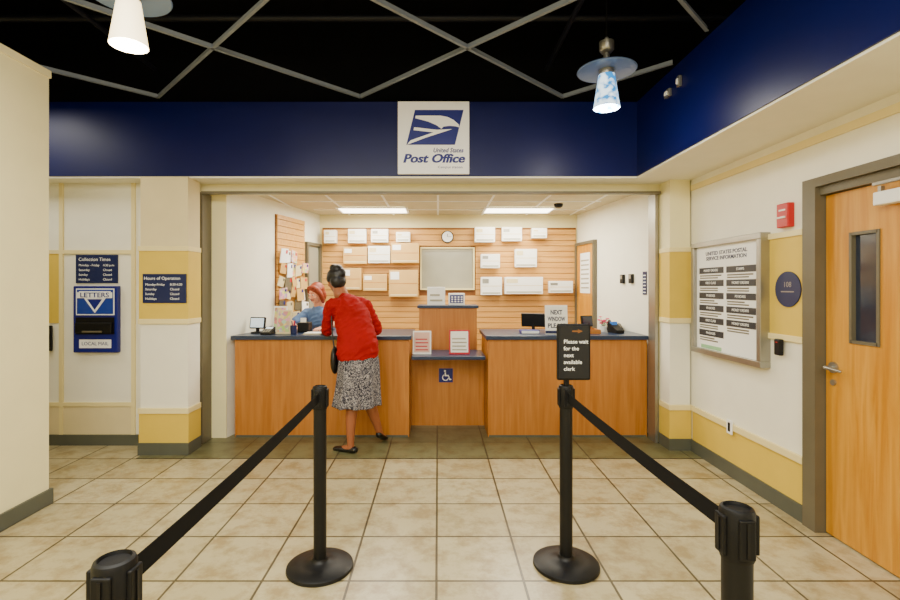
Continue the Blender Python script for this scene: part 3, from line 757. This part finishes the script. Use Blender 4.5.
box('screen', -.03, .03, .10, .14, 0.075, .115, M_screenb, g, M=M)
g = group('desk_telephone')
M = Matrix.Translation((1.96, 5.38, 1.016)) @ Matrix.Rotation(math.radians(-10), 4, 'Z')
mk('body', [(a*1.5, b*1.1, c) for a, b, c in vs], fs, M_blackp, g, M=M)
bm = bmesh.new(); sweep(bm, [(-.055, .0, .06), (-.055, .02, .085), (-.055, .12, .105), (-.055, .16, .085)], [.02, .013, .013, .02]); bmesh.ops.transform(bm, matrix=M, verts=bm.verts[:]); bm2obj(bm, 'handset', M_blackp, g, True)
boxes('keys', [(-.01+i*.025, .005+i*.025, .03+j*.028, .045+j*.028, .03+j*.012, .045+j*.012) for i in range(3) for j in range(4)], M_alu, g, M=M)
display_frame(-1.60, 5.06, 1.016, 0.15, 0.25, M_beige, M_flyer, 'flyer_stand', False, 14)
display_frame(-1.72, 5.30, 1.016, 0.15, 0.28, M_paper, M_flyer, 'flyer_stand', False, 12)
# receipt printer + paper stack beside the clerk
g = group('receipt_printer')
box('body', -1.50, -1.38, 5.22, 5.38, 1.016, 1.12, M_blackp, g, 0.01); box('paper_strip', -1.47, -1.41, 5.24, 5.243, 1.12, 1.17, M_paper, g); box('slot', -1.48, -1.40, 5.235, 5.25, 1.12, 1.124, M_alu, g)
g = group('paper_stack')
for i in range(4): box('sheet_%d' % i, -1.38+i*.006, -1.20+i*.004, 4.99+i*.004, 5.13-i*.003, 1.0165+i*.004, 1.0200+i*.004, M_paper if i % 2 else M_beige, g)
g = group('postal_scale')
box('base', -1.90, -1.72, 5.48, 5.62, 1.016, 1.05, M_blackp, g, 0.006); box('platform', -1.89, -1.73, 5.49, 5.61, 1.055, 1.063, M_alu, g, 0.002); cyl('post', (-1.81, 5.55, 1.05), 0.02, 0.02, M_blackp, g)
g = group('pen_cup')
lathe('cup', [(0, 0), (0.03, 0), (0.034, 0.09), (0.031, 0.09), (0.027, 0.005), (0, 0.005)], (-1.48, 5.02, 1.016), M_dblue, g, 24)
for i in range(5):
    a = i*1.3; bm = bmesh.new(); sweep(bm, [(-1.48, 5.02, 1.03), (-1.48+.022*math.cos(a), 5.02+.022*math.sin(a), 1.15)], [.004, .004], seg=8, sub=2); bm2obj(bm, 'pen_%d' % i, (M_blue, M_sred, M_blackp)[i % 3], g)
def plant(name, x, y, z, fm):
    g = group(name)
    lathe('pot', [(0, 0), (0.03, 0), (0.04, 0.06), (0.043, 0.065), (0.036, 0.065), (0.03, 0.05), (0, 0.05)], (x, y, z), M_paper, g, 20)
    bm = bmesh.new(); bf = bmesh.new()
    for i in range(16):
        a = random.uniform(0, 6.28); r = random.uniform(.01, .05); hh = random.uniform(.09, .17)
        sweep(bm, [(x, y, z+.05), (x+r*.5*math.cos(a), y+r*.5*math.sin(a), z+hh*.7), (x+r*math.cos(a), y+r*math.sin(a), z+hh)], [.002, .002, .0015], seg=5, sub=2)
        for k in range(5):
            b = k*1.256
            ell(bf, (x+r*math.cos(a)+.009*math.cos(b), y+r*math.sin(a)+.009*math.sin(b), z+hh), (.008, .008, .005))
    bm2obj(bm, 'stems', mat('leaf_green', (60, 110, 50), 0.6), g, True); bm2obj(bf, 'petals', fm, g, True)
plant('flower_pot', 1.79, 5.30, 1.016, mat('petal_pink', (216, 60, 110), 0.6))
g = group('wood_tray'); box('base', 1.5, 1.68, 5.05, 5.25, 1.016, 1.03, M_cwood, g); boxes('rim', [(1.5, 1.51, 5.05, 5.25, 1.03, 1.06), (1.67, 1.68, 5.05, 5.25, 1.03, 1.06), (1.51, 1.67, 5.05, 5.06, 1.03, 1.06), (1.51, 1.67, 5.24, 5.25, 1.03, 1.06)], M_cwood, g)

# ------------------------------------------------------------ people
def hand(name, wrist, dirx, up, side, m, parent):
    x = Vector(dirx).normalized(); z = Vector(up); z = (z-x*z.dot(x)).normalized(); y = z.cross(x)
    M = Matrix((x, y, z)).transposed().to_4x4(); M.translation = Vector(wrist)
    bm = bmesh.new()
    sweep(bm, [(-0.03, 0, 0), (0.01, 0, 0), (0.05, 0, 0), (0.085, 0, -0.002)], [(0.026, 0.019), (0.028, 0.016), (0.038, 0.014), (0.038, 0.011)], side=Vector((0, 1, 0)))
    for i, (yy, L) in enumerate(((0.028, .068), (0.010, .078), (-0.009, .072), (-0.027, .056))):
        yy *= side
        sweep(bm, [(0.075, yy*.95, 0), (0.09+L*.3, yy*1.1, 0.004), (0.09+L*.66, yy*1.2, -0.006), (0.09+L*.92, yy*1.25, -0.02)], [.0095, .0088, .0078, .0068], seg=10, sub=3)
    sweep(bm, [(0.02, 0.02*side, -.002), (0.045, 0.045*side, -.006), (0.07, 0.058*side, -.01), (0.09, 0.06*side, -.014)], [.013, .012, .010, .0085], seg=10, sub=3)
    bmesh.ops.transform(bm, matrix=M, verts=bm.verts[:])
    return fuse(bm, name, m, parent, 0.0035, 2)

def head(parent, c, face, skin, hair, style, tiltdown=10, roll=0):
    ang = math.atan2(face[0], -face[1])
    M = Matrix.Translation(c) @ Matrix.Rotation(ang, 4, 'Z') @ Matrix.Rotation(math.radians(roll), 4, 'Y') @ Matrix.Rotation(math.radians(tiltdown), 4, 'X')
    bm = bmesh.new()
    ell(bm, (0, 0.012, 0.022), (0.074, 0.092, 0.088))
    ell(bm, (0, -0.022, -0.03), (0.058, 0.062, 0.078))
    ell(bm, (0, -0.055, -0.085), (0.026, 0.022, 0.02))
    sweep(bm, [(0, -0.086, 0.008), (0, -0.098, -0.016), (0, -0.105, -0.030)], [.008, .010, .012], seg=10, sub=3)
    ell(bm, (0.01, -0.096, -0.033), (.009, .009, .007)); ell(bm, (-0.01, -0.096, -0.033), (.009, .009, .007))
    for s in (-1, 1):
        ell(bm, (s*0.076, 0.01, -0.008), (0.008, 0.018, 0.030)); ell(bm, (s*0.04, -0.064, -0.03), (.02, .018, .018))
        ell(bm, (s*0.03, -0.078, 0.022), (.022, .010, .008))
    sweep(bm, [(0, 0.02, -0.05), (0, 0.03, -0.10), (0, 0.04, -0.15)], [.05, .048, .052])
    fuse(bm, 'head', skin, parent, 0.005, 3, M=M)
    for s in (-1, 1):
        b = bmesh.new(); ell(b, (s*0.03, -0.079, 0.004), (.013, .008, .008)); bm2obj(b, 'eye_%d' % (s+1), M_eye, parent, True, M=M)
        b = bmesh.new(); ell(b, (s*0.03, -0.0862, 0.004), (.0055, .003, .0055)); bm2obj(b, 'iris_%d' % (s+1), M_hair, parent, True, M=M)
        b = bmesh.new(); sweep(b, [(s*.014, -.090, .026), (s*.032, -.088, .032), (s*.05, -.074, .026)], [.003, .0035, .002], seg=8, sub=3); bm2obj(b, 'brow_%d' % (s+1), hair, parent, True, M=M)
    b = bmesh.new(); sweep(b, [(-.024, -.078, -.058), (0, -.087, -.056), (.024, -.078, -.058)], [.004, .007, .004], seg=8, sub=3); bm2obj(b, 'mouth', M_lip, parent, True, M=M)
    bm = bmesh.new()
    if style == 'updo':
        ell(bm, (0, 0.022, 0.036), (0.088, 0.100, 0.092)); ell(bm, (0, 0.055, -0.02), (0.078, 0.062, 0.082))
        ell(bm, (0, 0.07, 0.085), (0.056, 0.052, 0.050)); ell(bm, (0.02, 0.04, 0.115), (0.045, 0.045, 0.035))
        ell(bm, (-0.02, 0.10, 0.045), (0.045, 0.035, 0.045))
        ell(bm, (0, -0.03, 0.075), (0.06, 0.05, 0.035))
        for s in (-1, 1): ell(bm, (s*.062, .012, .02), (.03, .05, .05))
    else:
        ell(bm, (0, 0.022, 0.038), (0.088, 0.096, 0.092)); ell(bm, (0, -0.035, 0.082), (0.062, 0.045, 0.03))
        for s in (-1, 1):
            sweep(bm, [(s*.055, -.04, .07), (s*.083, -.015, .0), (s*.085, -.005, -.06), (s*.075, .01, -.11)], [.027, .028, .027, .016], seg=12, sub=4)
        ell(bm, (0, 0.06, -0.03), (0.085, 0.055, 0.09))
    fuse(bm, 'hair', hair, parent, 0.006, 3, M=M, folds=0.004)
    return M

# --- customer
g = group('customer_woman')
f = Vector((-0.45, 0.89, 0)).normalized(); s = Vector((f.y, -f.x, 0))
bm = bmesh.new()
sh = Vector((-0.845, 4.62, 1.33))
sweep(bm, [(-.735, 4.49, .905), (-.74, 4.50, .98), (-.755, 4.52, 1.08), (-.80, 4.57, 1.21), sh, (-.885, 4.655, 1.385)],
      [(.196, .148), (.188, .143), (.172, .130), (.172, .122), (.150, .09), (.07, .06)], side=s, seg=32)
rs = sh+s*0.155; ls = sh-s*0.155
re_ = Vector((-.590, 4.72, 1.09)); rw = Vector((-.76, 4.965, 1.065))
le = Vector((-1.055, 4.66, 1.085)); lw = Vector((-1.13, 4.925, 1.068))
sweep(bm, [sh+s*.09, rs, rs.lerp(re_, .5)+Vector((.012, -.01, 0)), re_, re_.lerp(rw, .5), rw], [.064, .062, .053, .049, .044, .036])
sweep(bm, [sh-s*.09, ls, ls.lerp(le, .5)+Vector((-.01, -.01, 0)), le, le.lerp(lw, .5), lw], [.064, .062, .053, .049, .044, .036])
fuse(bm, 'cardigan', M_card, g, 0.007, 4, folds=0.011)
bm = bmesh.new(); sweep(bm, [(-.875, 4.65, 1.36), (-.90, 4.67, 1.42), (-.935, 4.695, 1.49)], [.058, .05, .047]); bm2obj(bm, 'neck', M_skin, g, True)
head(g, (-.985, 4.725, 1.565), (-.55, .84), M_skin, M_hair, 'updo', 16)
hand('hand_right', rw+Vector((-.01, .02, -.012)), (-.35, .93, -.12), (0, 0, 1), 1, M_skin, g)
hand('hand_left', lw+Vector((-.01, .02, -.014)), (-.2, .97, -.12), (0, 0, 1), -1, M_skin, g)
def skirt(parent):
    n = 96; vs = []; fs = []
    prof = [(.97, -.735, 4.50, .160, .118), (.90, -.73, 4.497, .178, .134), (.82, -.722, 4.492, .188, .146), (.70, -.725, 4.487, .192, .155), (.56, -.73, 4.48, .20, .168), (.48, -.735, 4.475, .208, .178), (.42, -.738, 4.47, .214, .186)]
    for k, (z, x, y, a, b) in enumerate(prof):
        amp = 0.0 if k < 2 else 0.030*(k-1)/5
        for i in range(n):
            t = 2*math.pi*i/n
            w = 1+amp*(math.sin(9*t+.6*math.sin(3*t))/a*0.55+0.3*math.sin(17*t+k*.3)/a*.3)
            p = Vector((x, y, z+(0.006*math.sin(5*t) if k == len(prof)-1 else 0))) + s*(a*w*math.cos(t)) + f*(b*w*math.sin(t))
            vs.append(p)
    for k in range(len(prof)-1):
        for i in range(n):
            j = (i+1) % n; fs.append((k*n+i, (k+1)*n+i, (k+1)*n+j, k*n+j))
    fs.append(tuple(range(n)))
    o = mk('skirt', vs, fs, M_skirt, parent, True)
    o.modifiers.new('t', 'SOLIDIFY').thickness = 0.004
    o.modifiers.new('s', 'SUBSURF').render_levels = 1
    return o
skirt(g)
bm = bmesh.new()
sweep(bm, [(-.785, 4.47, .80), (-.78, 4.465, .62), (-.775, 4.455, .46), (-.785, 4.435, .34), (-.79, 4.43, .2), (-.79, 4.43, .09), (-.79, 4.435, .05)], [.085, .072, .053, .054, .040, .032, .034])
sweep(bm, [(-.79, 4.43, .05), (-.84, 4.455, .035), (-.90, 4.485, .025)], [(.034, .034), (.036, .026), (.034, .016)], side=Vector((.4, -.9, 0)))
sweep(bm, [(-.65, 4.52, .80), (-.65, 4.525, .62), (-.645, 4.535, .46), (-.615, 4.57, .35), (-.58, 4.615, .22), (-.558, 4.645, .135), (-.553, 4.66, .10)], [.085, .072, .053, .054, .040, .032, .034])
sweep(bm, [(-.553, 4.66, .10), (-.535, 4.72, .06), (-.52, 4.77, .03)], [(.034, .030), (.036, .024), (.034, .016)], side=Vector((1, -.3, 0)))
fuse(bm, 'legs', M_skin, g, 0.007, 4)
bm = bmesh.new()
sweep(bm, [(-.752, 4.412, .034), (-.80, 4.435, .030), (-.87, 4.47, .026), (-.945, 4.505, .020)], [(.034, .03), (.036, .027), (.042, .024), (.032, .016)], side=Vector((.4, -.9, 0)))
fuse(bm, 'shoe_left', M_shoe, g, 0.004, 3)
bm = bmesh.new()
sweep(bm, [(-.560, 4.632, .105), (-.548, 4.675, .080), (-.530, 4.735, .045), (-.515, 4.80, .024)], [(.032, .03), (.035, .027), (.041, .024), (.032, .017)], side=Vector((1, -.3, 0)))
fuse(bm, 'shoe_right', M_shoe, g, 0.004, 3)
bm = bmesh.new(); ell(bm, (-.945, 4.50, .83), (.04, .10, .13)); sweep(bm, [(-.94, 4.46, .90), (-.97, 4.50, 1.08), (-.995, 4.56, 1.28)], [.008, .008, .008])
fuse(bm, 'handbag', M_shoe, g, 0.006, 3)

# --- clerk
g = group('postal_clerk')
f = Vector((-0.25, -0.97, 0)).normalized(); s = Vector((-f.y, f.x, 0))
bm = bmesh.new(); sh = Vector((-1.42, 5.86, 1.185))
sweep(bm, [(-1.40, 5.99, .74), (-1.40, 5.98, .86), (-1.405, 5.95, .98), (-1.415, 5.90, 1.10), sh, (-1.425, 5.845, 1.245)], [(.175, .125), (.17, .12), (.16, .11), (.175, .115), (.15, .085), (.07, .058)], side=s, seg=32)
a1 = sh-s*.155; a2 = sh+s*.155
vl, vr = (a1, a2) if a1.x < a2.x else (a2, a1)
e1 = Vector((-1.70, 5.70, 1.07)); w1 = Vector((-1.60, 5.46, 1.065)); e2 = Vector((-1.14, 5.70, 1.075)); w2 = Vector((-1.27, 5.46, 1.065))
sweep(bm, [sh.lerp(vl, .6), vl, vl.lerp(e1, .5), vl.lerp(e1, .75)], [.06, .06, .054, .052])
sweep(bm, [sh.lerp(vr, .6), vr, vr.lerp(e2, .5), vr.lerp(e2, .75)], [.06, .06, .054, .052])
fuse(bm, 'shirt', M_shirt, g, 0.008, 4, folds=0.010)
bm = bmesh.new()
sweep(bm, [vl.lerp(e1, .6), e1, e1.lerp(w1, .5), w1], [.042, .040, .036, .027]); sweep(bm, [vr.lerp(e2, .6), e2, e2.lerp(w2, .5), w2], [.042, .040, .036, .027])
fuse(bm, 'forearms', M_skin2, g, 0.006, 3)
hand('hand_right', w1+Vector((0, -.02, -.012)), (.35, -.93, -.12), (0, 0, 1), 1, M_skin2, g)
hand('hand_left', w2+Vector((0, -.02, -.012)), (-.35, -.93, -.12), (0, 0, 1), -1, M_skin2, g)
bm = bmesh.new(); sweep(bm, [(-1.425, 5.855, 1.22), (-1.43, 5.83, 1.29), (-1.43, 5.81, 1.35)], [.052, .047, .045]); bm2obj(bm, 'neck', M_skin2, g, True)
head(g, (-1.435, 5.775, 1.425), (-.55, -.84), M_skin2, M_hair2, 'bob', 16)
bm = bmesh.new()
sweep(bm, [(-1.40, 5.99, .88), (-1.40, 5.99, .78)], [(.165, .12), (.175, .125)], side=s)
for d in (-.085, .085):
    sweep(bm, [(-1.40+d, 5.99, .78), (-1.40+d, 5.99, .5), (-1.40+d, 6.0, .1)], [.088, .065, .05])
fuse(bm, 'trousers', M_pants, g, 0.01, 4)
bm = bmesh.new()
for d in (-.085, .085): sweep(bm, [(-1.40+d, 6.02, .043), (-1.40+d, 5.95, .038), (-1.41+d, 5.86, .03)], [(.038, .036), (.042, .03), (.036, .022)], side=Vector((1, 0, 0)))
fuse(bm, 'shoes', M_shoe, g, 0.006, 2)

# ------------------------------------------------------------ lights
def area(name, loc, sx, sy, e, col=(1, 0.95, 0.82), rot=(0, 0, 0)):
    l = bpy.data.lights.new(name, 'AREA'); l.shape = 'RECTANGLE'; l.size = sx; l.size_y = sy; l.energy = e; l.color = col
    o = bpy.data.objects.new(name, l); o.location = loc; o.rotation_euler = rot; COL.objects.link(o)
area('ceiling_light_corridor', (-0.6, 1.3, 3.12), 2.6, 1.6, 122)
area('ceiling_light_entrance', (-0.4, -1.4, 3.1), 3.5, 2.4, 220, rot=(math.radians(25), 0, 0))
area('fill_light_alcove', (-3.9, 3.7, 3.12), 0.8, 0.8, 26)  # added fill lamp, hidden behind the left wall, brightens the alcove
area('office_light_a', (-0.83, 6.0, 2.46), 1.0, 0.9, 50, (1, 0.94, 0.78))
area('office_light_b', (1.03, 6.0, 2.46), 1.0, 0.9, 50, (1, 0.94, 0.78))
area('office_light_c', (0.1, 5.3, 2.46), 3.0, 0.4, 32, (1, 0.94, 0.78))
w = bpy.data.worlds.new('world'); S.world = w; w.use_nodes = True
w.node_tree.nodes['Background'].inputs[0].default_value = (0.9, 0.93, 1, 1); w.node_tree.nodes['Background'].inputs[1].default_value = 0.3
